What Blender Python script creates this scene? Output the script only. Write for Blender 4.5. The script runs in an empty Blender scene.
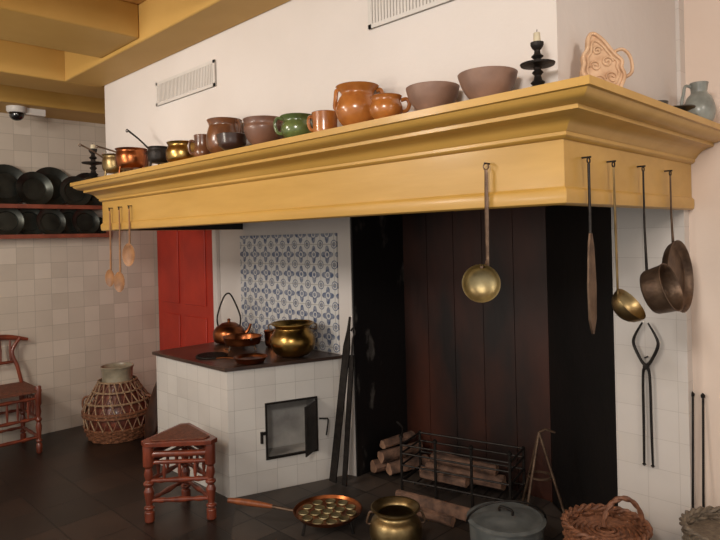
import bpy, bmesh, math, random
from mathutils import Vector, Matrix
random.seed(7)
PI=math.pi
sc=bpy.context.scene
sc.view_settings.view_transform='Standard'

# ------------------------------------------------------------ materials
def lin(c):
    out=[]
    for v in c:
        v=v/255.0
        out.append(v/12.92 if v<=0.04045 else ((v+0.055)/1.055)**2.4)
    return (out[0],out[1],out[2],1.0)
def newmat(name):
    m=bpy.data.materials.new(name); m.use_nodes=True
    return m,m.node_tree,m.node_tree.nodes['Principled BSDF']
def mat(name,c,c2=None,rough=0.6,metal=0.0,scale=8.0,bump=0.0,bscale=None,coat=0.0,stretch=None,lo=0.33,hi=0.68):
    m,nt,p=newmat(name); N=nt.nodes; L=nt.links
    if c2 is None: c2=tuple(max(0,v*0.82) for v in c)
    tc=N.new('ShaderNodeTexCoord'); mp=N.new('ShaderNodeMapping')
    if stretch: mp.inputs['Scale'].default_value=stretch
    L.new(tc.outputs['Object'],mp.inputs['Vector'])
    no=N.new('ShaderNodeTexNoise'); no.inputs['Scale'].default_value=scale; no.inputs['Detail'].default_value=5
    L.new(mp.outputs[0],no.inputs['Vector'])
    cr=N.new('ShaderNodeValToRGB'); cr.color_ramp.elements[0].position=lo; cr.color_ramp.elements[1].position=hi
    cr.color_ramp.elements[0].color=lin(c2); cr.color_ramp.elements[1].color=lin(c)
    L.new(no.outputs['Fac'],cr.inputs['Fac']); L.new(cr.outputs['Color'],p.inputs['Base Color'])
    p.inputs['Roughness'].default_value=rough; p.inputs['Metallic'].default_value=metal
    p.inputs['Coat Weight'].default_value=coat; p.inputs['Coat Roughness'].default_value=0.15
    if bump>0:
        n2=N.new('ShaderNodeTexNoise'); n2.inputs['Scale'].default_value=bscale or scale*3; n2.inputs['Detail'].default_value=4
        L.new(mp.outputs[0],n2.inputs['Vector'])
        b=N.new('ShaderNodeBump'); b.inputs['Strength'].default_value=bump; b.inputs['Distance'].default_value=0.01
        L.new(n2.outputs['Fac'],b.inputs['Height']); L.new(b.outputs[0],p.inputs['Normal'])
    return m
def M_(nt,op,a,b=None,c=None):
    n=nt.nodes.new('ShaderNodeMath'); n.operation=op
    for i,v in enumerate((a,b,c)):
        if v is None: continue
        if isinstance(v,(int,float)): n.inputs[i].default_value=v
        else: nt.links.new(v,n.inputs[i])
    return n.outputs[0]
def planar(nt,ux,uy,horizontal=False):
    tc=nt.nodes.new('ShaderNodeTexCoord'); sp=nt.nodes.new('ShaderNodeSeparateXYZ')
    nt.links.new(tc.outputs['Object'],sp.inputs[0])
    if horizontal: return sp.outputs[0],sp.outputs[1],tc
    u=M_(nt,'ADD',M_(nt,'MULTIPLY',sp.outputs[0],ux),M_(nt,'MULTIPLY',sp.outputs[1],uy))
    return u,sp.outputs[2],tc
def tilemat(name,ux,uy,c1,c2,cm,size=0.13,mortar=0.002,rough=0.35,horizontal=False,dirt=0.25,ou=0.0,ov=0.0,bump=0.3,bias=0.0):
    m,nt,p=newmat(name); N=nt.nodes; L=nt.links
    u,v,tc=planar(nt,ux,uy,horizontal)
    cb=N.new('ShaderNodeCombineXYZ'); L.new(M_(nt,'ADD',u,20*size+ou),cb.inputs[0]); L.new(M_(nt,'ADD',v,20*size+ov),cb.inputs[1])
    br=N.new('ShaderNodeTexBrick'); br.offset=0.0; br.squash=1.0
    br.inputs['Scale'].default_value=1.0; br.inputs['Brick Width'].default_value=size; br.inputs['Row Height'].default_value=size
    br.inputs['Mortar Size'].default_value=mortar; br.inputs['Mortar Smooth'].default_value=0.3; br.inputs['Bias'].default_value=bias
    br.inputs['Color1'].default_value=lin(c1); br.inputs['Color2'].default_value=lin(c2); br.inputs['Mortar'].default_value=lin(cm)
    L.new(cb.outputs[0],br.inputs['Vector'])
    no=N.new('ShaderNodeTexNoise'); no.inputs['Scale'].default_value=5; no.inputs['Detail'].default_value=4
    L.new(tc.outputs['Object'],no.inputs['Vector'])
    mx=N.new('ShaderNodeMix'); mx.data_type='RGBA'; mx.blend_type='MULTIPLY'
    mx.inputs['Factor'].default_value=dirt
    L.new(br.outputs['Color'],mx.inputs['A']); L.new(no.outputs['Fac'],mx.inputs['B'])
    L.new(mx.outputs['Result'],p.inputs['Base Color'])
    p.inputs['Roughness'].default_value=rough
    b=N.new('ShaderNodeBump'); b.invert=True; b.inputs['Strength'].default_value=bump; b.inputs['Distance'].default_value=0.003
    L.new(br.outputs['Fac'],b.inputs['Height']); L.new(b.outputs[0],p.inputs['Normal'])
    return m
def bluetile(name,size=0.137,ou=0.0,ov=0.0):
    m,nt,p=newmat(name); N=nt.nodes; L=nt.links
    u,v,tc=planar(nt,1,0)
    fu=M_(nt,'SUBTRACT',M_(nt,'FRACT',M_(nt,'DIVIDE',M_(nt,'ADD',u,20*size+ou),size)),0.5)
    fv=M_(nt,'SUBTRACT',M_(nt,'FRACT',M_(nt,'DIVIDE',M_(nt,'ADD',v,20*size+ov),size)),0.5)
    r=M_(nt,'SQRT',M_(nt,'ADD',M_(nt,'MULTIPLY',fu,fu),M_(nt,'MULTIPLY',fv,fv)))
    th=M_(nt,'ARCTAN2',fv,fu)
    pet=M_(nt,'LESS_THAN',r,M_(nt,'ADD',0.33,M_(nt,'MULTIPLY',M_(nt,'COSINE',M_(nt,'MULTIPLY',th,4)),0.11)))
    hole=M_(nt,'GREATER_THAN',M_(nt,'ABSOLUTE',M_(nt,'SUBTRACT',r,0.13)),0.03)
    flower=M_(nt,'MULTIPLY',pet,hole)
    cu=M_(nt,'SUBTRACT',0.5,M_(nt,'ABSOLUTE',fu)); cv=M_(nt,'SUBTRACT',0.5,M_(nt,'ABSOLUTE',fv))
    rc=M_(nt,'SQRT',M_(nt,'ADD',M_(nt,'MULTIPLY',cu,cu),M_(nt,'MULTIPLY',cv,cv)))
    corner=M_(nt,'MULTIPLY',M_(nt,'LESS_THAN',rc,0.22),M_(nt,'GREATER_THAN',M_(nt,'ABSOLUTE',M_(nt,'SUBTRACT',rc,0.14)),0.025))
    blue=M_(nt,'MAXIMUM',flower,corner)
    no=N.new('ShaderNodeTexNoise'); no.inputs['Scale'].default_value=38; L.new(tc.outputs['Object'],no.inputs['Vector'])
    fac=M_(nt,'MULTIPLY',blue,M_(nt,'ADD',0.15,M_(nt,'MULTIPLY',no.outputs['Fac'],1.25)))
    mort=M_(nt,'LESS_THAN',M_(nt,'MINIMUM',cu,cv),0.014)
    mx=N.new('ShaderNodeMix'); mx.data_type='RGBA'; L.new(fac,mx.inputs['Factor'])
    mx.inputs['A'].default_value=lin((212,210,207)); mx.inputs['B'].default_value=lin((64,84,122))
    m2=N.new('ShaderNodeMix'); m2.data_type='RGBA'; L.new(mort,m2.inputs['Factor'])
    L.new(mx.outputs['Result'],m2.inputs['A']); m2.inputs['B'].default_value=lin((160,156,150))
    L.new(m2.outputs['Result'],p.inputs['Base Color']); p.inputs['Roughness'].default_value=0.3
    return m

plaster=mat('plaster_white',(221,213,207),(213,204,197),rough=0.85,scale=1.5,bump=0.15,bscale=25)
plaster_pink=mat('plaster_pink',(232,214,200),(224,204,188),rough=0.85,scale=1.5,bump=0.15,bscale=25)
ochre=mat('ochre_paint',(201,158,82),(186,144,68),rough=0.42,scale=3,bump=0.06,bscale=14,stretch=(0.6,2,4),coat=0.15)
ochre_ceil=mat('ochre_ceiling',(194,154,84),(182,142,70),rough=0.6,scale=2,bump=0.05,bscale=14)
orange_ceil=mat('ceiling_boards',(200,150,84),(178,130,68),rough=0.6,scale=3,stretch=(1,12,1))
tile_far=tilemat('tile_far_wall',0,1,(218,206,191),(201,189,174),(172,162,149),0.13,0.0016,0.35,ov=0.03,dirt=0.15)
tile_stf=tilemat('tile_stove_front',1,0,(222,217,210),(210,204,197),(176,171,164),0.13,0.0013,0.3,ou=0.03,dirt=0.2)
tile_sts=tilemat('tile_stove_side',0.337,0.942,(228,223,216),(218,212,205),(180,175,168),0.13,0.0012,0.3,ou=0.02,dirt=0.2)
tile_jamb=tilemat('tile_jamb',1,0,(222,214,207),(216,208,200),(198,189,181),0.13,0.0012,0.4,dirt=0.15)
tile_blue=bluetile('tile_delft_blue')
tile_floor=tilemat('floor_tiles',1,0,(60,43,34),(38,29,24),(22,18,16),0.30,0.004,0.36,horizontal=True,dirt=0.6)
hearth_m=tilemat('hearth_tiles',1,0,(84,73,65),(60,52,47),(32,28,25),0.22,0.004,0.5,horizontal=True,dirt=0.6)
soot=mat('soot_black',(22,18,17),(12,11,11),rough=0.5,scale=3,bump=0.3,bscale=10)
soot_plate=mat('fireback_rusty_brown',(84,40,24),(26,15,12),rough=0.5,scale=1.6,bump=0.2,bscale=8,lo=0.36,hi=0.74,stretch=(1.6,1,0.6))
soot_scuff=mat('soot_scuffed',(100,94,88),(16,13,13),rough=0.5,scale=9,bump=0.4,bscale=16,stretch=(1,1,0.5),lo=0.62,hi=0.72)
redpaint=mat('red_door_paint',(188,52,32),(166,42,28),rough=0.45,scale=4)
redwood=mat('red_turned_wood',(132,62,40),(92,40,26),rough=0.3,scale=20,coat=0.3,stretch=(1,1,0.2))
reddark=mat('red_shelf',(150,78,56),(118,60,44),rough=0.5)
rush=mat('rush_seat',(120,66,42),(86,46,30),rough=0.6,scale=60,bump=0.4)
brass=mat('brass',(184,150,88),(138,106,54),rough=0.28,metal=1.0,scale=9,bump=0.05,bscale=30)
brass_d=mat('brass_dull',(168,146,104),(122,102,68),rough=0.38,metal=1.0,scale=12,bump=0.1,bscale=30)
brass_pale=mat('brass_worn_ladle',(180,166,128),(138,122,86),rough=0.42,metal=0.9,scale=12,bump=0.1,bscale=30)
copper=mat('copper',(180,108,64),(118,66,40),rough=0.3,metal=1.0,scale=10,bump=0.05,bscale=30)
pewter=mat('pewter_dark',(104,100,92),(62,58,54),rough=0.34,metal=0.9,scale=10)
iron=mat('wrought_iron',(52,46,42),(30,26,24),rough=0.5,metal=0.6,scale=30,bump=0.2)
iron_br=mat('iron_brownish',(118,96,78),(78,60,48),rough=0.45,metal=0.7,scale=18,bump=0.2)
plate_dk=mat('dark_pewter_plate',(74,76,70),(44,45,42),rough=0.34,metal=0.7,scale=7)
glaze_or=mat('orange_glaze',(184,116,54),(144,82,36),rough=0.25,scale=14,coat=0.5)
glaze_br=mat('brown_glaze',(124,78,48),(84,50,32),rough=0.28,scale=14,coat=0.4)
glaze_dk=mat('dark_brown_glaze',(66,42,32),(42,28,22),rough=0.3,scale=14,coat=0.4)
glaze_pu=mat('purple_brown_clay',(130,92,72),(94,64,52),rough=0.4,scale=10,coat=0.2)
glaze_gr=mat('green_glaze',(104,120,66),(64,76,44),rough=0.22,scale=16,coat=0.5)
clay=mat('brown_clay',(146,114,96),(122,94,80),rough=0.5,scale=12,bump=0.1)
stoneware=mat('grey_stoneware',(148,152,144),(116,118,112),rough=0.35,scale=20,coat=0.2)
terra=mat('pale_tan_carving',(210,176,142),(178,138,104),rough=0.6,scale=24,bump=0.15)
wax=mat('wax',(226,212,180),rough=0.5)
wick_m=mat('wicker_brown',(140,92,64),(92,56,38),rough=0.55,scale=60,bump=0.3)
wick_l=mat('wicker_light',(170,142,110),(126,98,74),rough=0.6,scale=60,bump=0.3)
wick_g=mat('wicker_grey',(132,118,100),(92,80,68),rough=0.6,scale=60,bump=0.3)
redclay=mat('red_earthenware',(124,62,44),(88,42,32),rough=0.45,scale=10,coat=0.2)
paleglass=mat('pale_neck',(160,150,128),(122,112,94),rough=0.35,scale=12,coat=0.2)
woodh=mat('handle_wood',(150,84,44),(108,56,30),rough=0.45,scale=20)
spoonw=mat('spoon_wood',(166,118,76),(126,86,54),rough=0.5,scale=20)
bark=mat('log_bark',(138,104,84),(72,54,46),rough=0.85,scale=14,bump=0.6)
logend=mat('log_end',(172,132,106),(128,96,78),rough=0.8,scale=20)
enamel=mat('blue_grey_enamel',(108,110,108),(80,84,83),rough=0.45,scale=14,coat=0.1)
white_m=mat('white_metal',(212,206,200),(204,198,191),rough=0.5)
grey_m=mat('vent_shadow',(172,165,158),(162,155,148),rough=0.7)
inner=mat('oven_inner',(182,178,172),(136,132,128),rough=0.7,scale=6)
stovetop=mat('stove_top_stone',(80,58,47),(50,37,31),rough=0.35,scale=6,coat=0.2)
black_g=mat('black_dome',(12,12,14),rough=0.08,coat=0.8)

# ------------------------------------------------------------ builder
def spl(pts,n=4,closed=False):
    P=[Vector(p) for p in pts]; out=[]; m=len(P)
    rng=range(m if closed else m-1)
    for i in rng:
        if closed: p0,p1,p2,p3=P[(i-1)%m],P[i],P[(i+1)%m],P[(i+2)%m]
        else: p0,p1,p2,p3=P[max(i-1,0)],P[i],P[i+1],P[min(i+2,m-1)]
        for k in range(n):
            t=k/n
            out.append(0.5*((2*p1)+(-p0+p2)*t+(2*p0-5*p1+4*p2-p3)*t*t+(-p0+3*p1-3*p2+p3)*t**3))
    if not closed: out.append(P[-1])
    return out
def align(p0,p1):
    p0=Vector(p0);p1=Vector(p1)
    q=Vector((0,0,1)).rotation_difference((p1-p0).normalized())
    return Matrix.Translation(p0)@q.to_matrix().to_4x4()
class B:
    def __init__(s,name,loc=(0,0,0),rot=(0,0,0)):
        s.name=name;s.loc=loc;s.rot=rot;s.bm=bmesh.new();s.mats=[];s.T=Matrix.Identity(4)
    def mi(s,m):
        if m not in s.mats: s.mats.append(m)
        return s.mats.index(m)
    def v(s,p): return s.bm.verts.new(s.T@Vector(p))
    def face(s,vs,m,smooth=False):
        try:
            f=s.bm.faces.new(vs); f.material_index=s.mi(m); f.smooth=smooth; return f
        except ValueError: return None
    def poly(s,pts,m): return s.face([s.v(p) for p in pts],m)
    def box(s,x0,x1,y0,y1,z0,z1,m,T=None):
        T=T or Matrix.Identity(4)
        vs=[s.v(T@Vector(p)) for p in ((x0,y0,z0),(x1,y0,z0),(x1,y1,z0),(x0,y1,z0),(x0,y0,z1),(x1,y0,z1),(x1,y1,z1),(x0,y1,z1))]
        for f in ((0,3,2,1),(4,5,6,7),(0,1,5,4),(1,2,6,5),(2,3,7,6),(3,0,4,7)): s.face([vs[i] for i in f],m)
    def prism(s,pts,z0,z1,m,mtop=None,side=None,T=None):
        T=T or Matrix.Identity(4)
        a=[s.v(T@Vector((p[0],p[1],z0))) for p in pts]; b=[s.v(T@Vector((p[0],p[1],z1))) for p in pts]
        n=len(pts)
        for i in range(n): s.face([a[i],a[(i+1)%n],b[(i+1)%n],b[i]],(side[i] if side else m))
        s.face(list(reversed(a)),m); s.face(b,mtop or m)
    def lathe(s,prof,m,seg=32,T=None,smooth=0,sx=1.0,sy=1.0,fn=None):
        T=T or Matrix.Identity(4)
        if smooth: prof=[(q.x,q.y) for q in spl([(p[0],p[1],0) for p in prof],smooth)]
        rings=[]
        for r,z in prof:
            if r<1e-5: rings.append([s.v(T@Vector((0,0,z)))])
            else:
                rg=[]
                for i in range(seg):
                    a=2*PI*i/seg; rr=r*(fn(a,z) if fn else 1)
                    rg.append(s.v(T@Vector((rr*math.cos(a)*sx,rr*math.sin(a)*sy,z))))
                rings.append(rg)
        for A,Bq in zip(rings,rings[1:]):
            if len(A)==1 and len(Bq)==1: continue
            for i in range(seg):
                j=(i+1)%seg
                if len(A)==1: s.face([A[0],Bq[j],Bq[i]],m,True)
                elif len(Bq)==1: s.face([A[i],A[j],Bq[0]],m,True)
                else: s.face([A[i],A[j],Bq[j],Bq[i]],m,True)
    def vessel(s,prof,m,th=0.006,seg=32,smooth=4,T=None,mi=None,sx=1,sy=1):
        p=[(q.x,q.y) for q in spl([(a,b,0) for a,b in prof],smooth)] if smooth else list(prof)
        p=[(0,p[0][1])]+p
        rim=p[-1]; inn=[(max(r-th,0.0),max(z,prof[0][1]+th)) for r,z in reversed(p[1:])]
        s.lathe(p,m,seg,T,sx=sx,sy=sy)
        s.lathe([rim,(rim[0]-th*0.5,rim[1]+th*0.4)]+inn+[(0,prof[0][1]+th)],mi or m,seg,T,sx=sx,sy=sy)
    def tube(s,pts,r,m,sides=8,closed=False,smooth=0,flat=1.0):
        P=[Vector(p) for p in pts]
        if smooth: 
            if hasattr(r,'__len__'):
                R=spl([(q,0,0) for q in r],smooth,closed); r=[q.x for q in R]
            P=spl(P,smooth,closed)
        n=len(P)
        if not hasattr(r,'__len__'): r=[r]*n
        rings=[];prev=None
        for i in range(n):
            if closed: t=(P[(i+1)%n]-P[i-1])
            else: t=P[min(i+1,n-1)]-P[max(i-1,0)]
            if t.length<1e-9: t=Vector((0,0,1))
            t.normalize()
            if prev is None:
                up=Vector((0,0,1)) if abs(t.z)<0.9 else Vector((1,0,0))
                a=(up-t*up.dot(t)).normalized()
            else:
                a=prev-t*prev.dot(t)
                a=a.normalized() if a.length>1e-6 else t.orthogonal().normalized()
            prev=a; b=t.cross(a)
            rings.append([s.v(P[i]+a*r[i]*math.cos(2*PI*k/sides)+b*r[i]*flat*math.sin(2*PI*k/sides)) for k in range(sides)])
        m_=range(n if closed else n-1)
        for i in m_:
            A=rings[i];Bq=rings[(i+1)%n]
            for k in range(sides):
                j=(k+1)%sides; s.face([A[k],A[j],Bq[j],Bq[k]],m,True)
        if not closed:
            s.face(list(reversed(rings[0])),m); s.face(rings[-1],m)
    def spindle(s,p0,p1,prof,m,seg=12):
        L=(Vector(p1)-Vector(p0)).length
        s.lathe([(0,0)]+[(r,t*L) for r,t in prof]+[(0,L)],m,seg,align(p0,p1))
    def done(s,bevel=0,merge=False):
        bmesh.ops.recalc_face_normals(s.bm,faces=s.bm.faces)
        me=bpy.data.meshes.new(s.name); s.bm.to_mesh(me); s.bm.free()
        for m in s.mats: me.materials.append(m)
        me.set_sharp_from_angle(angle=math.radians(42))
        o=bpy.data.objects.new(s.name,me); sc.collection.objects.link(o)
        o.location=s.loc; o.rotation_euler=s.rot
        if bevel:
            b=o.modifiers.new('bevel','BEVEL'); b.width=bevel; b.segments=2; b.limit_method='ANGLE'
        return o

# ------------------------------------------------------------ room
XF=-5.45; YB=2.78; ZC=2.80
b=B('floor'); b.box(XF-0.15,1.7,-1.7,3.45,-0.1,0,tile_floor); b.done()
b=B('hearth'); b.prism([(-3.15,2.06),(-2.7,1.72),(-0.9,1.72),(-0.9,2.775),(-1.175,2.775),(-1.765,3.255),(-2.85,3.255),(-2.85,2.78),(-2.93,2.76)],0,0.012,hearth_m); b.done()
b=B('wall_left'); b.box(XF-0.15,XF,-1.7,3.45,0,ZC,tile_far); b.done()
b=B('wall_back'); b.box(XF,-2.87,YB,3.45,0,ZC,plaster); b.done()
b=B('wall_back_fireplace'); b.box(-2.87,-1.175,3.40,3.45,0,ZC,plaster); b.done()
b=B('wall_back_jamb'); b.box(-1.175,-0.87,YB,3.45,0,ZC,tile_jamb); b.done()
b=B('wall_back_right'); b.box(-0.87,1.7,2.84,3.45,0,ZC,plaster_pink); b.done()
b=B('ceiling'); b.box(XF-0.15,1.7,-1.7,3.45,ZC,ZC+0.1,orange_ceil); b.done()
joist=[(XF,-5.02),(-4.5,-4.16),(-3.58,-3.1),(-2.4,-2.05),(-1.35,-1.0),(-0.3,0.05),(0.75,1.1)]
for i,(a,c) in enumerate(joist):
    b=B('ceiling_beam'); b.box(a,c,-1.7,(2.78 if c<-4.1 else 1.5),2.62 if i>1 else 2.6,ZC,ochre_ceil); b.done(0.008)
b=B('ceiling_girder'); b.box(-4.16,1.7,1.5,1.74,2.6,ZC,ochre_ceil); b.done(0.008)
b=B('fireplace_recess')
b.box(-2.868,-2.856,YB+0.004,3.28,0,1.895,soot_scuff)
for i in range(5):
    x0=-2.868+i*(1.103/5); b.box(x0+0.002,x0+1.103/5-0.002,3.28,3.32,0,1.895,soot_plate)
b.box(-2.868,-1.765,3.30,3.395,0,1.895,soot)
b.prism([(-1.765,3.28),(-1.180,2.785),(-1.180,3.395),(-1.765,3.395)],0,1.895,soot)
b.done()
b=B('door_1'); b.box(XF+0.02,-4.47,YB-0.03,YB-0.001,0,2.02,redpaint)
for z0,z1 in ((0.12,0.9),(1.0,1.9)):
    for xa,xb in ((XF+0.12,-5.03),(-4.93,-4.58)):
        b.box(xa,xb,YB-0.04,YB-0.03,z0,z1,redpaint)
b.done(0.006)
b=B('trim_door'); b.box(-4.47,-4.41,YB-0.035,YB-0.001,0,2.06,plaster); b.done(0.004)
b=B('wall_delft_tile_panel'); b.box(-4.10,-2.99,YB-0.012,YB-0.001,0.79,1.58,tile_blue); b.done()
b=B('chimney_breast'); b.box(-4.12,-0.885,1.74,2.775,1.957,ZC,plaster); b.box(-0.90,-0.885,2.775,2.838,1.957,ZC,plaster); b.done()
b=B('fireplace_mantel_hood')
xl,xr,yf,yb=-4.12,-0.856,1.707,2.838
prof=[(-0.05,1.90),(-0.05,1.632),(0,1.63),(0.008,1.636),(0.010,1.650),(0.010,1.672),(0.004,1.680),(0,1.684),(0,1.822),
 (0.008,1.824),(0.016,1.832),(0.016,1.842),(0.022,1.846),(0.030,1.858),(0.044,1.872),(0.064,1.882),(0.084,1.886),(0.088,1.888),(0.088,1.900),
 (0.098,1.902),(0.118,1.908),(0.134,1.920),(0.140,1.930),(0.150,1.932),(0.150,1.955)]
rings=[]
for o,z in prof:
    rings.append([b.v((xl-o,YB-0.002,z)),b.v((xl-o,yf-o,z)),b.v((xr+o,yf-o,z)),b.v((xr+o,yb,z))])
for i,(A,C) in enumerate(zip(rings,rings[1:])):
    for k in range(3): b.face([A[k],A[k+1],C[k+1],C[k]],soot if i==0 else ochre)
b.face(rings[-1],ochre); b.face(rings[0],soot)  # last face: unseen dark soffit added inside the hood to block light
b.done()
def vent(x0,x1,z0,z1):
    b=B('air_vent',((x0+x1)/2,1.739,(z0+z1)/2)); w=(x1-x0)/2;h=(z1-z0)/2
    b.box(-w,w,-0.008,0,-h,h,grey_m)
    for bx in ((-w,w,-h,-h+0.016),(-w,w,h-0.016,h),(-w,-w+0.016,-h,h),(w-0.016,w,-h,h)):
        b.box(bx[0],bx[1],-0.012,-0.008,bx[2],bx[3],white_m)
    n=int((x1-x0)/0.015)
    for i in range(1,n):
        x=-w+i*(2*w)/n; b.box(x-0.005,x+0.005,-0.0115,-0.008,-h,h,white_m)
    b.done()
vent(-3.38,-2.75,2.34,2.475); vent(-1.655,-1.235,2.35,2.49)

# ------------------------------------------------------------ stove
b=B('tiled_cooking_stove')
c0=Vector((-3.205,2.05,0)); c1=Vector((-2.96,2.735,0)); d=(c1-c0); L=d.length; d.normalize(); nrm=Vector((d.y,-d.x,0))
ZS=0.765
base=[(-4.08,2.04),(-3.205,2.05),(-2.96,2.735),(-2.96,2.775),(-4.08,2.775)]
for i,m in ((0,tile_stf),(2,tile_sts),(3,tile_stf),(4,tile_far)):
    p,q=base[i],base[(i+1)%5]; b.poly([(p[0],p[1],0),(q[0],q[1],0),(q[0],q[1],ZS),(p[0],p[1],ZS)],m)
b.poly([(p[0],p[1],ZS) for p in base],tile_stf)
def S(s_,z,dep=0): 
    p=c0+d*s_-nrm*dep; return (p.x,p.y,z)
s0,s1,z0,z1=0.24,0.56,0.205,0.53
for a in ((0,L,0,z0),(0,L,z1,ZS),(0,s0,z0,z1),(s1,L,z0,z1)):
    b.poly([S(a[0],a[2]),S(a[1],a[2]),S(a[1],a[3]),S(a[0],a[3])],tile_sts)
dp=0.16
b.poly([S(s0,z0),S(s1,z0),S(s1,z0,dp),S(s0,z0,dp)],inner); b.poly([S(s0,z1),S(s1,z1),S(s1,z1,dp),S(s0,z1,dp)],soot)
b.poly([S(s0,z0),S(s0,z1),S(s0,z1,dp),S(s0,z0,dp)],inner); b.poly([S(s1,z0),S(s1,z1),S(s1,z1,dp),S(s1,z0,dp)],inner)
b.poly([S(s0,z0,dp),S(s1,z0,dp),S(s1,z1,dp),S(s0,z1,dp)],inner)
T=Matrix(((d.x,-nrm.x,0,c0.x),(d.y,-nrm.y,0,c0.y),(0,0,1,0),(0,0,0,1)))
for a in ((s0-0.012,s0,z0-0.012,z1+0.012),(s1,s1+0.012,z0-0.012,z1+0.012),(s0,s1,z0-0.012,z0),(s0,s1,z1,z1+0.012)):
    b.box(a[0],a[1],-0.008,0.01,a[2],a[3],iron,T)
b.box(s0-0.045,s0-0.012,-0.012,0.0,0.35,0.368,iron,T); b.box(s0-0.045,s0-0.03,-0.014,0,0.30,0.37,iron,T)
hp=c0+d*s1+nrm*0.014; dd=Vector((0.43,-0.90,0)).normalized(); dn=Vector((-dd.y,dd.x,0))
T2=Matrix(((dd.x,dn.x,0,hp.x),(dd.y,dn.y,0,hp.y),(0,0,1,0),(0,0,0,1)))
b.box(0.0,0.17,-0.004,0.004,z0+0.01,z1-0.01,iron,T2)
b.tube([T2@Vector((0.0,0,z0)),T2@Vector((0,0,z1))],0.008,iron)
b.tube([S(s1+0.02,0.40,-0.01),S(s1+0.05,0.40,-0.03),S(s1+0.065,0.395,-0.05),S(s1+0.05,0.30,-0.05)],0.005,iron,smooth=3)
top=[(-4.1,2.02),(-3.195,2.03),(-2.945,2.735),(-2.945,2.766),(-4.1,2.766)]
b.prism(top,ZS,ZS+0.02,stovetop)
b.done()
ZT=ZS+0.021
b=B('stove_fire_hole_grate',(-3.60,2.19,ZT))
b.tube([(0.1*math.cos(a),0.1*math.sin(a),0.006) for a in [2*PI*i/24 for i in range(24)]],0.006,iron,6,closed=True)
for i in range(-3,4):
    w=math.sqrt(0.01-(i*0.025)**2); b.box(i*0.025-0.004,i*0.025+0.004,-w,w,0.0,0.01,iron)
b.done()
def loop(b,R0,zt,zb,out,ang,m,r=0.007,flat=1.0):
    ca,sa=math.cos(ang),math.sin(ang)
    pts=[(R0[0],zt),(R0[0]+out*0.7,zt+0.004),(R0[0]+out,(zt*0.65+zb*0.35)),(R0[1]+out*0.6,zb+0.005),(R0[1]-0.003,zb)]
    b.tube([(x*ca,x*sa,z) for x,z in pts],r,m,8,smooth=4,flat=flat)
b=B('brass_cauldron',(-3.17,2.53,ZT))
b.vessel([(0.05,0.0),(0.11,0.02),(0.145,0.08),(0.142,0.13),(0.115,0.175),(0.112,0.19),(0.135,0.215)],brass,seg=40)
b.tube([(0.135*math.cos(a),0.135*math.sin(a),0.215) for a in [2*PI*i/40 for i in range(40)]],0.006,brass,6,closed=True)
for k in (PI/4,5*PI/4):
    ca,sa=math.cos(k),math.sin(k)
    b.tube([(0.115*ca,0.115*sa,0.18),(0.15*ca,0.15*sa,0.175),(0.155*ca,0.155*sa,0.205),(0.13*ca,0.13*sa,0.213)],0.005,iron_br,6,smooth=3)
b.done()
b=B('copper_dish',(-3.225,2.235,ZT))
b.vessel([(0.07,0.0),(0.085,0.004),(0.1,0.03),(0.108,0.036)],copper,0.004,smooth=2)
b.lathe([(0.0,0.022),(0.04,0.026),(0.09,0.02)],copper,24)
b.tube([(-0.07,-0.07,0.03),(-0.12,-0.12,0.035),(-0.15,-0.15,0.03)],0.006,copper,6,smooth=3)
b.done()
b=B('copper_skillet_on_legs',(-3.64,2.46,ZT+0.003))
b.vessel([(0.09,0.035),(0.12,0.04),(0.132,0.085),(0.138,0.09)],copper,0.004,smooth=2)
for k in range(3):
    a=k*2*PI/3+0.4; b.tube([(0.09*math.cos(a),0.09*math.sin(a),0.045),(0.105*math.cos(a),0.105*math.sin(a),0.0)],0.008,iron_br,6)
b.tube([(0.13,-0.02,0.08),(0.18,-0.05,0.09),(0.23,-0.09,0.11)],0.007,iron_br,6,smooth=3)
b.done()
b=B('copper_saucepan_on_stove',(-3.56,2.68,ZT))
b.vessel([(0.05,0.0),(0.07,0.02),(0.074,0.09),(0.08,0.115)],copper,0.004); loop(b,(0.074,0.074),0.10,0.04,0.03,PI/4,copper,0.005); b.done()
b=B('copper_kettle',(-3.96,2.56,ZT))
b.vessel([(0.07,0.0),(0.11,0.02),(0.118,0.08),(0.095,0.12),(0.07,0.135)],copper,0.004,smooth=4)
b.lathe([(0.072,0.135),(0.05,0.15),(0.012,0.158),(0.01,0.17),(0.014,0.178),(0.0,0.184)],copper,24)
b.tube([(0.07,0.07,0.05),(0.1,0.1,0.09),(0.115,0.115,0.14)],[0.018,0.012,0.009],copper,8,smooth=3)
ca=math.cos(PI/4)
b.tube([(x*ca,x*ca,z) for x,z in ((-0.08,0.12),(-0.085,0.2),(-0.04,0.33),(-0.0,0.37),(0.035,0.33),(0.085,0.2),(0.08,0.12))],0.006,iron,8,smooth=4)
b.done()
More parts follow.
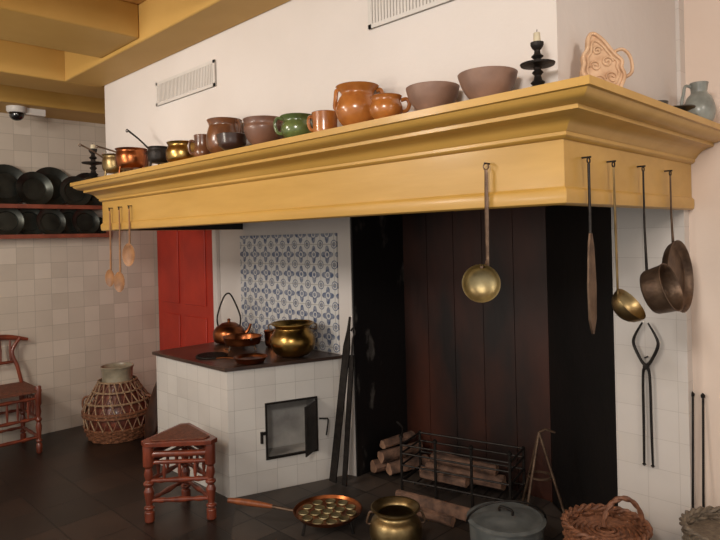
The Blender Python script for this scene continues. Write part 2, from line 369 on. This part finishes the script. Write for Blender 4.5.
# ------------------------------------------------------------ mantel shelf items
ZM=1.956; YM=1.645
def vase(name,x,prof,m,y=YM,z=ZM,th=0.005,hs=(),mi=None,seg=32):
    b=B(name,(x,y,z)); b.vessel(prof,m,th,seg,mi=mi)
    for h in hs: loop(b,*h)
    return b
def candlestick(name,x,y,s=1.0,candle=0.03):
    b=B(name,(x,y,ZM)); 
    P=[(0,0),(0.048,0),(0.05,0.006),(0.03,0.016),(0.014,0.022),(0.02,0.03),(0.012,0.038),(0.009,0.05),(0.016,0.058),(0.009,0.066),
       (0.012,0.072),(0.046,0.078),(0.048,0.083),(0.012,0.084),(0.009,0.095),(0.017,0.103),(0.009,0.111),(0.008,0.12),(0.014,0.126),(0.018,0.134),(0.018,0.142),(0.0,0.142)]
    b.lathe([(r*s,z*s) for r,z in P],iron,24)
    b.lathe([(0,0.14*s),(0.010*s,0.14*s),(0.009*s,0.14*s+candle),(0,0.14*s+candle+0.004)],wax,12)
    b.tube([(0,0,0.14*s+candle),(0.001,0,0.14*s+candle+0.01)],0.0012,iron,5)
    b.done()
candlestick('iron_candlestick',-4.10,YM,1.5,0.03)
def saucepan(name,x,y,z,R,h,m,hang,hl,rise,legs=True,mh=None):
    b=B(name,(x,y,z)); g=0.03 if legs else 0
    b.vessel([(R*0.75,g),(R*0.95,g+h*0.2),(R,g+h*0.6),(R*0.92,g+h*0.88),(R*1.02,g+h)],m,0.004)
    if legs:
        for k in range(3):
            a=k*2*PI/3+0.6; b.tube([(R*0.8*math.cos(a),R*0.8*math.sin(a),g+0.008),(R*0.88*math.cos(a),R*0.88*math.sin(a),0)],0.006,m,6)
    ca,sa=math.cos(hang),math.sin(hang)
    b.tube([(R*0.95*ca,R*0.95*sa,g+h*0.85),((R+hl*0.5)*ca,(R+hl*0.5)*sa,g+h*0.85+rise*0.55),((R+hl)*ca,(R+hl)*sa,g+h*0.85+rise)],[0.006,0.005,0.006],mh or m,8,smooth=3)
    b.tube([(( R+hl+0.008+0.008*math.cos(q))*ca,(R+hl+0.008+0.008*math.cos(q))*sa,g+h*0.85+rise+0.008*math.sin(q)) for q in [2*PI*i/10 for i in range(10)]],0.003,mh or m,5,closed=True)
    b.done()
saucepan('brass_saucepan',-3.80,YM+0.01,ZM,0.072,0.11,brass_d,PI*1.2,0.15,0.09,mh=iron_br)
saucepan('copper_saucepan',-3.54,YM,ZM,0.09,0.115,copper,PI*1.15,0.15,0.05,mh=iron_br)
saucepan('iron_skillet',-3.20,YM,ZM,0.062,0.085,iron,PI*1.1,0.17,0.13,mh=iron)
b=vase('brass_pot',-2.94,[(0.06,0),(0.082,0.02),(0.086,0.06),(0.074,0.09),(0.082,0.108)],brass,hs=[((0.06,0.06),0.09,0.03,0.04,PI/4,brass)]); b.done()
b=vase('brown_cup',-2.74,[(0.035,0),(0.048,0.03),(0.04,0.07),(0.044,0.12)],glaze_br,hs=[((0.042,0.045),0.09,0.03,0.028,5*PI/4,glaze_br)]); b.done()
b=vase('brown_glazed_pot',-2.54,[(0.05,0),(0.082,0.03),(0.088,0.08),(0.078,0.125),(0.074,0.14),(0.084,0.165)],glaze_br,y=YM,hs=[((0.07,0.07),0.15,0.06,0.03,0.2,glaze_br)],mi=glaze_dk); b.done()
b=vase('dark_bowl',-2.39,[(0.035,0),(0.06,0.02),(0.066,0.05),(0.070,0.07)],glaze_dk,y=1.585); b.done()
b=vase('purple_clay_bowl',-2.22,[(0.045,0),(0.072,0.03),(0.09,0.075),(0.086,0.098),(0.093,0.12)],glaze_pu,y=1.64,hs=[((0.08,0.08),0.1,0.06,0.025,0.3,glaze_pu)]); b.done()
b=vase('green_glazed_jug',-1.995,[(0.04,0),(0.066,0.025),(0.07,0.055),(0.06,0.08),(0.073,0.10)],glaze_gr,hs=[((0.06,0.062),0.09,0.03,0.035,5*PI/4,glaze_gr)]); b.done()
b=vase('brown_mug',-1.825,[(0.042,0),(0.049,0.01),(0.049,0.05),(0.053,0.088)],glaze_or,hs=[((0.046,0.046),0.07,0.02,0.02,5*PI/4,glaze_or)],mi=glaze_br); b.done()
b=vase('orange_pipkin',-1.64,[(0.045,0),(0.072,0.03),(0.084,0.07),(0.072,0.108),(0.062,0.126),(0.068,0.14),(0.082,0.156)],glaze_or,hs=[((0.07,0.078),0.14,0.075,0.024,PI/4,glaze_or,0.008),((0.07,0.078),0.14,0.075,0.012,5*PI/4,glaze_or,0.008)],mi=glaze_br); b.done()
b=vase('small_orange_pot',-1.465,[(0.035,0),(0.055,0.02),(0.059,0.045),(0.05,0.068),(0.057,0.083)],glaze_or,y=1.61,hs=[((0.052,0.055),0.07,0.03,0.03,PI/4,glaze_or)],mi=glaze_br); b.done()
b=vase('clay_bowl',-1.285,[(0.045,0),(0.05,0.006),(0.075,0.04),(0.086,0.068),(0.090,0.086)],clay,y=1.645); b.done()
b=vase('clay_bowl',-1.07,[(0.045,0),(0.05,0.006),(0.075,0.04),(0.087,0.07),(0.092,0.088)],clay,y=1.645); b.done()
candlestick('iron_candlestick',-0.905,1.655,1.05,0.03)
# carved tan plaque: irregular leaf-like board, pointed top, raised scrollwork, loop at the side
b=B('carved_tan_plaque',(-0.785,1.85,ZM+0.004),(math.radians(-8),0,PI/4))
b.T=Matrix.Translation((0,0,0.002))@Matrix.Rotation(math.radians(-8),4,'Y')
out=[(-0.028,0.0),(0.03,0.0),(0.052,0.02),(0.064,0.045),(0.06,0.07),(0.066,0.092),(0.05,0.115),(0.036,0.14),(0.022,0.168),(0.002,0.192),(-0.014,0.196),(-0.026,0.178),(-0.034,0.15),(-0.052,0.128),(-0.056,0.1),(-0.066,0.075),(-0.06,0.045),(-0.05,0.018)]
op=[(q.x,q.y) for q in spl([(x,z,0) for x,z in out],4,True)]
Rx=Matrix.Rotation(PI/2,4,'X')
b.prism(op,-0.008,0.008,terra,T=Rx)
for k,rr in ((0.94,0.006),(0.72,0.004)):
    b.tube([(x*k,-0.010,0.09+(z-0.09)*k) for x,z in op],rr,terra,8,closed=True)
for ox,oz,rs,sg in ((-0.02,0.04,0.020,1),(0.022,0.045,0.020,-1),(-0.02,0.088,0.018,-1),(0.018,0.095,0.018,1),(-0.004,0.135,0.015,1)):
    b.tube([(ox+sg*rs*(1-t_/22)*math.cos(t_*0.5),-0.010,oz+rs*(1-t_/22)*math.sin(t_*0.5)) for t_ in range(20)],0.0035,terra,6)
b.tube([(0.045,0,0.125),(0.075,-0.003,0.13),(0.092,-0.005,0.10),(0.088,0,0.055),(0.055,0,0.04)],0.0055,terra,6,smooth=4)
b.done()
b=B('small_pewter_dish',(-0.79,2.28,ZM)); b.vessel([(0.02,0),(0.03,0.01),(0.034,0.04)],pewter,0.003); b.done()
b=B('pewter_salt_cellar',(-0.79,2.50,ZM)); b.vessel([(0.035,0),(0.02,0.015),(0.03,0.035),(0.052,0.045),(0.055,0.05)],pewter,0.003)
b.tube([(-0.03,-0.03,0.045),(-0.05,-0.05,0.05)],0.006,pewter,6); b.done()
b=B('stoneware_jug',(-0.77,2.67,ZM)); b.vessel([(0.035,0),(0.05,0.02),(0.057,0.06),(0.045,0.105),(0.03,0.125),(0.03,0.14),(0.034,0.165)],stoneware,0.004)
loop(b,(0.032,0.052),0.15,0.07,0.03,5*PI/4,stoneware,0.006); b.done()

# ------------------------------------------------------------ hanging utensils
def hook(b,z=0.0):
    b.tube([(0,-0.001,z+0.01),(0,-0.03,z+0.01)],0.003,iron,6)
def ring(b,z,r=0.009,m=iron,y=-0.022):
    b.tube([(r*math.cos(a),y,z+r*math.sin(a)) for a in [2*PI*i/12 for i in range(12)]],0.0025,m,5,closed=True)
def disc_T(y,z,tilt=0): return Matrix.Translation((0,y,z))@Matrix.Rotation(PI/2+tilt,4,'X')
b=B('brass_ladle',(-1.11,1.707,1.765)); hook(b,0.0); ring(b,0.0,0.01,iron_br)
b.tube([(0,-0.022,-0.01),(0,-0.024,-0.15),(0,-0.026,-0.32)],[0.006,0.008,0.006],iron_br,8,flat=0.4)
b.lathe([(0,-0.038),(0.03,-0.034),(0.05,-0.02),(0.057,0.0),(0.061,0.0),(0.053,-0.024),(0.032,-0.039),(0,-0.044)],brass_pale,32,Matrix.Translation((0,-0.065,-0.37))@Matrix.Rotation(PI/2,4,'X')@Matrix.Rotation(math.radians(25),4,'Y'),smooth=2)
b.tube([(0,-0.026,-0.30),(0,-0.036,-0.315),(0,-0.06,-0.318)],0.006,iron_br,6,smooth=2)
b.done()
XS=-0.856
b=B('iron_spatula',(XS,1.82,1.765),(0,0,PI/2)); hook(b); ring(b,0)
b.tube([(0,-0.022,-0.01),(0,-0.022,-0.24)],0.0045,iron,8)
pts=[(-0.006,-0.22),(-0.016,-0.26),(-0.026,-0.38),(-0.022,-0.48),(-0.004,-0.525),(0.004,-0.525),(0.022,-0.48),(0.026,-0.38),(0.016,-0.26),(0.006,-0.22)]
b.prism(pts,0.020,0.026,iron_br,T=Matrix(((1,0,0,0),(0,0,-1,0),(0,1,0,0),(0,0,0,1))))
b.done()
b=B('brass_ladle',(XS,2.0,1.765),(0,0,PI/2)); hook(b); ring(b,0)
b.tube([(0,-0.022,-0.01),(0,-0.024,-0.2),(0,-0.026,-0.42)],[0.005,0.007,0.006],brass_d,8,flat=0.5)
b.lathe([(0,-0.05),(0.03,-0.045),(0.052,-0.025),(0.06,0.0),(0.058,0.001),(0.049,-0.022),(0.028,-0.04),(0,-0.045)],brass_d,32,Matrix.Translation((0.0,-0.065,-0.45))@Matrix.Rotation(math.radians(50),4,'X'),smooth=2)
b.done()
b=B('hanging_copper_saucepan',(XS,2.25,1.765),(0,0,PI/2)); hook(b); ring(b,0)
b.tube([(0,-0.022,-0.01),(0,-0.022,-0.2),(0,-0.026,-0.36)],[0.005,0.006,0.008],iron,8,flat=0.6)
b.vessel([(0.07,0.0),(0.078,0.01),(0.082,0.06),(0.086,0.075)],iron_br,0.004,T=Matrix.Translation((0,-0.035,-0.435))@Matrix.Rotation(math.radians(72),4,'X'),smooth=2)
b.done()
b=B('hanging_iron_pan',(XS,2.52,1.765),(0,0,PI/2)); hook(b); ring(b,0)
b.tube([(0,-0.022,-0.01),(0,-0.022,-0.15),(0,-0.026,-0.27)],[0.005,0.006,0.008],iron_br,8,flat=0.6)
b.vessel([(0.115,0.0),(0.125,0.006),(0.138,0.03)],iron_br,0.004,T=Matrix.Translation((0,-0.022,-0.395))@Matrix.Rotation(math.radians(86),4,'X'),smooth=2,seg=40)
b.done()
def spoon(x,ln,w,name='wooden_spoon'):
    b=B(name,(x,1.707,1.765)); hook(b); ring(b,0,0.007)
    b.tube([(0,-0.02,-0.008),(0,-0.02,-ln*0.5),(0,-0.022,-ln+0.07)],[0.004,0.006,0.007],spoonw,8)
    b.lathe([(0,-0.012),(0.6*w,-0.01),(w,0.0),(0.9*w,0.0),(0.55*w,-0.007),(0,-0.009)],spoonw,24,Matrix.Translation((0,-0.03,-ln+0.02))@Matrix.Rotation(math.radians(35),4,'Z')@Matrix.Rotation(PI/2,4,'X'),sy=1.7,smooth=2)
    b.done()
spoon(-3.96,0.46,0.033); spoon(-3.82,0.48,0.038); spoon(-3.68,0.31,0.042)
b=B('iron_fire_tongs',(-1.03,2.779,0.90))
b.tube([(0,0.0,0.10),(0,-0.03,0.10)],0.004,iron,6)
for s in (-1,1):
    b.tube([(s*0.012,-0.02,0.25),(s*0.045,-0.02,0.19),(s*0.05,-0.02,0.15),(s*0.02,-0.02,0.085),(0,-0.02,0.06),(-s*0.014,-0.02,0.02),(-s*0.016,-0.02,-0.2),(-s*0.018,-0.02,-0.36)],[0.004,0.006,0.007,0.007,0.008,0.006,0.006,0.005],iron,8,smooth=4)
    b.lathe([(0,-0.009),(0.009,0),(0,0.009)],iron,10,Matrix.Translation((-s*0.018,-0.02,-0.365)))
b.lathe([(0,-0.01),(0.012,-0.008),(0.012,0.008),(0,0.01)],iron,12,disc_T(-0.02,0.06))
b.done()
# ------------------------------------------------------------ far wall: plate rack
b=B('plate_rack_with_pewter_plates',(XF+0.001,1.6,0))
for z in (1.62,1.86):
    b.box(0.0,0.12,-0.75,0.68,z-0.018,z,reddark); b.box(0.108,0.12,-0.75,0.68,z,z+0.014,reddark)
for y in (-0.74,0.67): b.box(0,0.115,y-0.01,y+0.01,1.60,2.06,reddark)
def plate(y,z,R,x,t=0.16):
    T=Matrix.Translation((x,y,z+R*0.985))@Matrix.Rotation(PI/2-t,4,'Y')
    b.lathe([(0,0.0),(R*0.62,0.0),(R*0.68,0.012),(R*0.97,0.022),(R,0.026),(R,0.02),(R*0.7,0.006),(R*0.62,-0.006),(0,-0.006)],plate_dk,36,T)
for y,R,x in ((-0.55,0.15,.04),(-0.32,0.16,.03),(-0.12,0.165,.04),(0.08,0.14,.07),(0.22,0.165,.035),(0.40,0.13,.07),(0.52,0.15,.03),(0.60,0.07,.08)):
    plate(y,1.86,R,x)
for y,R,x in ((-0.5,0.12,.06),(-0.28,0.12,.03),(-0.12,0.12,.06),(0.05,0.12,.03),(0.2,0.115,.065),(0.36,0.12,.03),(0.48,0.115,.06),(0.59,0.08,.035)):
    plate(y,1.62,R,x)
b.done()
b=B('dome_security_camera',(XF+0.30,1.50,2.599))
b.lathe([(0,0),(0.07,0),(0.07,-0.03),(0.06,-0.045),(0,-0.045)],white_m,28); b.lathe([(0.052,-0.045),(0.05,-0.075),(0.03,-0.098),(0,-0.105)],black_g,28,smooth=2)
b.box(-0.02,0.02,0.06,0.2,-0.05,0.0,white_m); b.done()
# ------------------------------------------------------------ stool
TL=[(0.014,0),(0.021,0.02),(0.021,0.14),(0.012,0.16),(0.022,0.18),(0.022,0.20),(0.013,0.22),(0.017,0.30),(0.022,0.40),(0.013,0.46),(0.023,0.49),(0.023,0.51),(0.013,0.54),(0.020,0.62),(0.014,0.70),(0.023,0.73),(0.023,0.98),(0.018,1.0)]
ST=[(0.012,0),(0.009,0.1),(0.014,0.2),(0.009,0.28),(0.015,0.5),(0.009,0.72),(0.014,0.8),(0.009,0.9),(0.012,1)]
b=B('triangular_turned_stool')
P=[Vector((-3.275,1.577,0)),Vector((-3.05,1.83,0)),Vector((-3.40,1.87,0))]
for p in P: b.spindle(p,p+Vector((0,0,0.43)),[(r*1.3,t) for r,t in TL],redwood,16)
C=sum(P,Vector())/3
for i in range(3):
    a,c=P[i],P[(i+1)%3]
    for z in (0.12,0.23): b.spindle(a+Vector((0,0,z)),c+Vector((0,0,z)),[(r*1.15,t) for r,t in ST],redwood)
    b.spindle(a+Vector((0,0,0.375)),c+Vector((0,0,0.375)),[(0.018,0),(0.018,1)],redwood)
    b.spindle(a+Vector((0,0,0.33)),c+Vector((0,0,0.33)),[(0.012,0),(0.012,1)],redwood)
    for k in range(1,4):
        q=a.lerp(c,k/4); b.spindle(q+Vector((0,0,0.23)),q+Vector((0,0,0.33)),[(0.006,0),(0.012,0.5),(0.006,1)],redwood,8)
tri=[]
for i in range(3):
    p=P[i];o=(p-C).normalized(); t=Vector((-o.y,o.x,0))
    for k in (-1,1): q=p+o*0.03+t*0.028*k; tri.append((q.x,q.y))
b.prism(tri,0.425,0.45,redwood)
b.prism([(C.x+(x-C.x)*0.8,C.y+(y-C.y)*0.8) for x,y in tri],0.45,0.456,rush)
b.done(0.003)
# ------------------------------------------------------------ chair
b=B('turned_wood_chair')
xb,xf,y0,y1=-5.35,-4.98,1.13,1.55
for y in (y0,y1):
    b.spindle((xf,y,0),(xf,y,0.50),TL,redwood,14)
    b.spindle((xb,y,0),(xb,y,0.47),TL,redwood,14)
    s=1 if y==y1 else -1
    b.tube([(xb,y,0.46),(xb+0.0,y-s*0.03,0.6),(xb-0.02,y-s*0.06,0.72),(xb-0.03,y-s*0.0,0.82)],0.014,redwood,10,smooth=4)
b.tube([(xb-0.035,y0-0.05,0.80),(xb-0.04,y0+0.1,0.835),(xb-0.04,y1-0.1,0.835),(xb-0.035,y1+0.06,0.80)],[0.012,0.022,0.022,0.012],redwood,10,smooth=4)
b.tube([(xb-0.02,y0+0.04,0.64),(xb-0.02,y1-0.04,0.64)],0.012,redwood,10)
for k in range(1,6):
    y=y0+(y1-y0)*k/6; b.spindle((xb-0.02,y,0.64),(xb-0.035,y,0.82),[(0.006,0),(0.011,0.5),(0.006,1)],redwood,8)
for z,pr in ((0.12,ST),(0.26,ST),(0.41,ST)):
    b.spindle((xb,y0,z),(xf,y0,z),pr,redwood); b.spindle((xb,y1,z),(xf,y1,z),pr,redwood)
    b.spindle((xf,y0,z),(xf,y1,z),pr,redwood); b.spindle((xb,y0,z),(xb,y1,z),pr,redwood)
for k in range(1,6):
    y=y0+(y1-y0)*k/6; b.spindle((xf,y,0.26),(xf,y,0.41),[(0.005,0),(0.010,0.5),(0.005,1)],redwood,8)
    x=xb+(xf-xb)*k/6; b.spindle((x,y1,0.26),(x,y1,0.41),[(0.005,0),(0.010,0.5),(0.005,1)],redwood,8)
b.box(xb-0.02,xf+0.02,y0-0.02,y1+0.02,0.455,0.475,rush)
b.done()
# ------------------------------------------------------------ wicker
def weave(b,rf,z0,z1,rows,stakes,m,r=0.006,amp=0.006,seg=2,T=None,ms=None,sx=1,sy=1):
    n=stakes*2*seg
    for k in range(rows):
        z=z0+(z1-z0)*k/(rows-1); R=rf(z)
        b.tube([((R+amp*math.cos(stakes*a+ (PI if k%2 else 0)))*math.cos(a)*sx,(R+amp*math.cos(stakes*a+(PI if k%2 else 0)))*math.sin(a)*sy,z) for a in [2*PI*i/n for i in range(n)]],r,m,5,closed=True)
    for i in range(stakes*2):
        a=2*PI*(i+0.0)/(stakes*2)
        b.tube([(rf(z)*math.cos(a)*sx,rf(z)*math.sin(a)*sy,z) for z in [z0+(z1-z0)*j/8 for j in range(9)]],r*0.8,ms or m,5)
def lerpf(pts):
    def f(z):
        for (a,ra),(c,rc) in zip(pts,pts[1:]):
            if z<=c: return ra+(rc-ra)*max(0,(z-a))/(c-a)
        return pts[-1][1]
    return f
def circ(R,z,n=40): return [(R*math.cos(a),R*math.sin(a),z) for a in [2*PI*i/n for i in range(n)]]
b=B('wicker_caged_earthenware_jar',(-4.93,2.13,0))
b.lathe([(0,0.012),(0.18,0.012),(0.225,0.10),(0.225,0.22),(0.16,0.35),(0.12,0.44)],redclay,32,smooth=2)
b.lathe([(0.12,0.44),(0.115,0.47),(0.12,0.54),(0.13,0.56),(0.12,0.563),(0.10,0.53),(0,0.51)],paleglass,32,smooth=2)
rf=lerpf([(0,0.21),(0.1,0.25),(0.22,0.26),(0.30,0.235),(0.38,0.18),(0.46,0.135),(0.54,0.13)])
weave(b,rf,0.012,0.10,6,14,wick_m,0.010,0.007)
for z in (0.20,0.225): b.tube(circ(0.262,z),0.012,wick_m,6,closed=True)
for z in (0.30,0.38,0.45): b.tube(circ(rf(z)+0.004,z),0.008,wick_l,6,closed=True)
for i in range(22):
    a0=2*PI*i/22
    for s in (1,-1):
        b.tube([((rf(z)+0.003)*math.cos(a0+s*(z-0.1)*1.6),(rf(z)+0.003)*math.sin(a0+s*(z-0.1)*1.6),z) for z in [0.10+0.35*j/12 for j in range(13)]],0.0055,wick_m if s>0 else wick_l,5)
for a in (PI*1.25,PI*0.25):
    ca,sa=math.cos(a),math.sin(a)
    b.tube([(x*ca,x*sa,z) for x,z in ((0.25,0.18),(0.285,0.25),(0.27,0.31),(0.22,0.32))],0.009,wick_m,8,smooth=4)
b.done()
b=B('stove_shadow_shape',(-4.42,2.20,0))  # dark solid shape standing in for the dark, shadowy diagonal beside the stove
b.tube([(-0.1,-0.02,0.05),(-0.06,0.0,0.2),(0.0,0.02,0.42),(0.05,0.03,0.56)],[0.05,0.09,0.06,0.014],glaze_dk,12,smooth=4,flat=0.5)
b.done()
# ------------------------------------------------------------ hearth things
H=0.013
b=B('poffertjes_pan',(-2.46,2.17,H+0.006))
for k in range(3):
    a=k*2*PI/3+0.3; b.tube([(0.13*math.cos(a),0.13*math.sin(a),0.08),(0.15*math.cos(a),0.15*math.sin(a),0)],0.008,iron,6)
b.lathe([(0,0.075),(0.16,0.075),(0.178,0.10),(0.183,0.10),(0.178,0.092),(0.166,0.085),(0,0.085)],copper,40)
for rr,n in ((0.0,1),(0.065,6),(0.127,11)):
    for i in range(n):
        a=2*PI*i/n; T=Matrix.Translation((rr*math.cos(a),rr*math.sin(a),0.086))
        b.lathe([(0.029,0.0),(0.027,0.005),(0.022,0.001),(0.012,-0.0005),(0,-0.001)],brass_pale,16,T)
b.tube([(-0.14,-0.12,0.09),(-0.24,-0.2,0.11)],0.009,iron_br,8); b.tube([(-0.23,-0.19,0.108),(-0.33,-0.27,0.125),(-0.42,-0.34,0.135)],[0.011,0.018,0.013],woodh,10,smooth=3)
b.done()
b=B('brass_cooking_pot',(-2.05,2.25,H))
b.vessel([(0.05,0.0),(0.11,0.03),(0.13,0.09),(0.12,0.145),(0.092,0.175),(0.094,0.19),(0.115,0.21)],brass_d,0.005,seg=40)
b.tube(circ(0.116,0.21),0.006,brass_d,6,closed=True)
for s in (1,-1): loop(b,(0.10,0.12),0.185,0.13,0.035,PI/4 if s>0 else 5*PI/4,iron_br,0.006)
b.done()
b=B('enamel_stewpot_with_lid',(-1.59,2.51,H))
b.vessel([(0.13,0.0),(0.155,0.02),(0.165,0.09),(0.17,0.17),(0.172,0.20)],enamel,0.006,seg=40)
b.lathe([(0.180,0.20),(0.182,0.208),(0.165,0.216),(0.155,0.213),(0.10,0.224),(0.03,0.230),(0,0.231)],enamel,40)
b.tube([(-0.035,0,0.228),(-0.03,0,0.252),(0.03,0,0.252),(0.035,0,0.228)],0.006,iron,8,smooth=3)
b.tube([(0.187*math.cos(a)*0.70+0.05*math.sin(a),0.187*math.cos(a)*0.70-0.06*math.sin(a),0.19+0.13*math.sin(a)) for a in [PI*i/20 for i in range(21)]],0.005,iron,8)
b.done()
b=B('iron_pot_tripod',(-1.60,2.85,H+0.004))
tp=Vector((0,0,0.52))
for a in (0.1,2.8,4.5):
    b.tube([tp,(0.17*math.cos(a),0.13*math.sin(a),0.0)],0.007,iron_br,8)
b.tube(circ(0.055,0.30,24),0.006,iron_br,6,closed=True)
b.tube([(0,0,0.52),(0.03,0.01,0.54),(0.08,0.02,0.53)],0.006,iron_br,6)
b.done()
b=B('wicker_basket_with_handle',(-1.075,2.42,H))
rf=lerpf([(0,0.12),(0.2,0.145),(0.37,0.155)])
weave(b,rf,0.010,0.36,24,14,wick_m,0.0085,0.007)
b.lathe([(0,0.0),(0.118,0.0),(0.118,0.012),(0,0.012)],wick_m,24)
b.lathe([(0,0.33),(0.06,0.345),(0.12,0.335),(0.145,0.31)],wick_m,28)
for k in range(6): 
    R=0.03+0.021*k; b.tube(circ(R,0.347-0.02*(R/0.15)**2,30),0.008,wick_m,5,closed=True)
for ph in (0,PI): b.tube([((0.157+0.008*math.cos(14*a+ph))*math.cos(a),(0.157+0.008*math.cos(14*a+ph))*math.sin(a),0.37+0.008*math.sin(14*a+ph)) for a in [2*PI*i/84 for i in range(84)]],0.008,wick_m,6,closed=True)
for ph in (0,PI):
    b.tube([(0.05+0.055*math.cos(a)+0.004*math.cos(8*a+ph),0.05+0.055*math.cos(a),0.36+0.11*math.sin(a)+0.004*math.sin(8*a+ph)) for a in [PI*i/30 for i in range(31)]],0.008,wick_m,6)
b.done()
b=B('wicker_basket',(-0.66,2.58,0))
rf=lerpf([(0,0.14),(0.42,0.165)])
weave(b,rf,0.01,0.42,30,16,wick_g,0.008,0.006)
b.lathe([(0,0.0),(0.13,0.0),(0.13,0.012),(0,0.012)],wick_g,24)
for ph in (0,PI): b.tube([((0.17+0.007*math.cos(14*a+ph))*math.cos(a),(0.17+0.007*math.cos(14*a+ph))*math.sin(a),0.435+0.007*math.sin(14*a+ph)) for a in [2*PI*i/84 for i in range(84)]],0.008,wick_g,6,closed=True)
b.lathe([(0,0.40),(0.155,0.40)],wick_g,24)
b.done()
for dx in (0,0.04):
    b=B('fire_poker',(-0.862+dx,2.765,0.003)); b.tube([(0.0,0.0,0.0),(-0.005,0.03,0.42),(-0.006,0.062,0.84)],0.005,iron,8)
    b.lathe([(0,-0.012),(0.008,-0.006),(0.009,0.004),(0,0.014)],iron,12,Matrix.Translation((-0.006,0.060,0.85))); b.done()
b=B('leaning_iron_spit',(-2.895,2.60,0.014))
b.T=align((0.0,0.0,0.0),(0.045,0.145,1.05))
b.box(-0.03,0.03,-0.004,0.004,0.006,0.85,iron); b.prism([(-0.03,0.85),(0.03,0.85),(0.012,0.95),(0.006,1.04),(-0.006,1.04),(-0.012,0.95)],-0.004,0.004,iron,T=Matrix(((1,0,0,0),(0,0,-1,0),(0,1,0,0),(0,0,0,1))))
b.done()
b=B('leaning_iron_spit',(-2.80,2.61,0.014))
b.T=align((0,0,0),(-0.02,0.13,0.95))
b.box(-0.02,0.02,-0.004,0.004,0.004,0.8,iron); b.tube([(0,0,0.79),(0,0,0.9),(0.02,0,0.94),(0.0,0,0.97),(-0.02,0,0.95)],0.006,iron,8,smooth=3)
b.done()
b=B('iron_fire_grate',(-2.18,2.98,H),(0,0,0.25))
w,dp=0.33,0.13
for x in (-w,-w/3,w/3,w):
    b.tube([(x,-dp,0),(x,-dp,0.33)],0.009,iron,8); b.lathe([(0,0.0),(0.014,0.01),(0.014,0.02),(0,0.034)],iron,12,Matrix.Translation((x,-dp,0.325)))
for x in (-w,w): b.tube([(x,dp,0),(x,dp,0.30)],0.009,iron,8)
for z in (0.08,0.17,0.24,0.29):
    b.tube([(-w,-dp,z),(w,-dp,z)],0.006,iron,8)
    for x in (-w,w): b.tube([(x,-dp,z),(x,dp,z)],0.006,iron,8)
    b.tube([(-w,dp,z),(w,dp,z)],0.006,iron,8)
for k in range(9):
    x=-w+2*w*k/8; b.tube([(x,-dp,0.07),(x,dp,0.07)],0.006,iron,6)
b.tube([(-w,-dp,0.33),(-w+0.03,-dp-0.03,0.40),(-w+0.0,-dp-0.05,0.44)],0.006,iron,6,smooth=3)
b.done()
def logs(name,items):
    b=B(name)
    for p0,p1,r in items:
        p0=Vector(p0);p1=Vector(p1); T=align(p0,p1); Ln=(p1-p0).length
        ph=random.random()*6
        fn=lambda a,z:1+0.12*math.sin(3*a+ph+z*5)+0.07*math.sin(5*a+ph*2)
        b.lathe([(r*0.98,0),(r,0.01),(r*1.03,Ln*0.4),(r*0.97,Ln*0.7),(r,Ln-0.01),(r*0.98,Ln)],bark,18,T,fn=fn)
        b.lathe([(0,0),(r*0.98,0)],logend,18,T,fn=fn); b.lathe([(r*0.98,Ln),(0,Ln)],logend,18,T,fn=fn)
    b.done()
logs('firewood_pile',[((-2.79,2.86,0.066),(-2.70,3.2,0.066),0.040),((-2.69,2.90,0.064),(-2.60,3.18,0.064),0.038),((-2.74,2.88,0.137),(-2.68,3.2,0.14),0.036),((-2.77,2.93,0.195),(-2.74,3.2,0.20),0.028)])
logs('firewood_in_grate',[((-2.42,2.96,0.125),(-1.94,3.05,0.125),0.040),((-2.42,2.90,0.12),(-2.12,2.95,0.12),0.032),((-2.38,2.96,0.20),(-1.99,3.06,0.185),0.034)])
logs('firewood_logs',[((-2.40,2.66,0.055),(-1.90,2.72,0.055),0.034),((-2.30,2.57,0.045),(-1.98,2.62,0.045),0.026)])

# ------------------------------------------------------------ lights
def area(name,loc,tgt,size,e,col):
    l=bpy.data.lights.new(name,'AREA'); l.energy=e; l.size=size; l.color=col
    o=bpy.data.objects.new(name,l); o.location=loc
    o.rotation_euler=(Vector(tgt)-Vector(loc)).to_track_quat('-Z','Y').to_euler(); sc.collection.objects.link(o)
area('ceiling_light_main',(-0.2,-0.7,2.5),(-1.5,1.7,1.4),0.5,47,(1.0,0.94,0.87))
area('ceiling_light_left',(-3.2,-0.8,2.5),(-4.2,2.0,0.9),0.6,44,(1.0,0.92,0.83))
area('ceiling_light_right',(0.6,1.2,2.5),(-0.4,2.8,1.2),0.4,11,(1.0,0.90,0.80))
area('added_ceiling_fill',(-2.6,-1.2,1.7),(-3.3,0.8,2.8),0.5,20,(1.0,0.90,0.76))  # added fill aimed upward to brighten the ceiling, not a real lamp
w=bpy.data.worlds.new('room_ambient'); w.use_nodes=True; sc.world=w
w.node_tree.nodes['Background'].inputs[0].default_value=(1.0,0.94,0.88,1); w.node_tree.nodes['Background'].inputs[1].default_value=0.60

# ------------------------------------------------------------ camera
cam=bpy.data.cameras.new('camera'); cam.lens=31.0; cam.sensor_width=36; cam.shift_y=-0.0458; cam.clip_start=0.05
co=bpy.data.objects.new('camera',cam); sc.collection.objects.link(co)
q=math.sqrt(0.5); th=0.0242
F=Vector((-q,q,0)); R=Vector((q,q,0)); Z=Vector((0,0,1))
rc=R*math.cos(th)-Z*math.sin(th); uc=R*math.sin(th)+Z*math.cos(th)
co.matrix_world=Matrix(((rc.x,uc.x,-F.x,0),(rc.y,uc.y,-F.y,0),(rc.z,uc.z,-F.z,1.55),(0,0,0,1)))
sc.camera=co
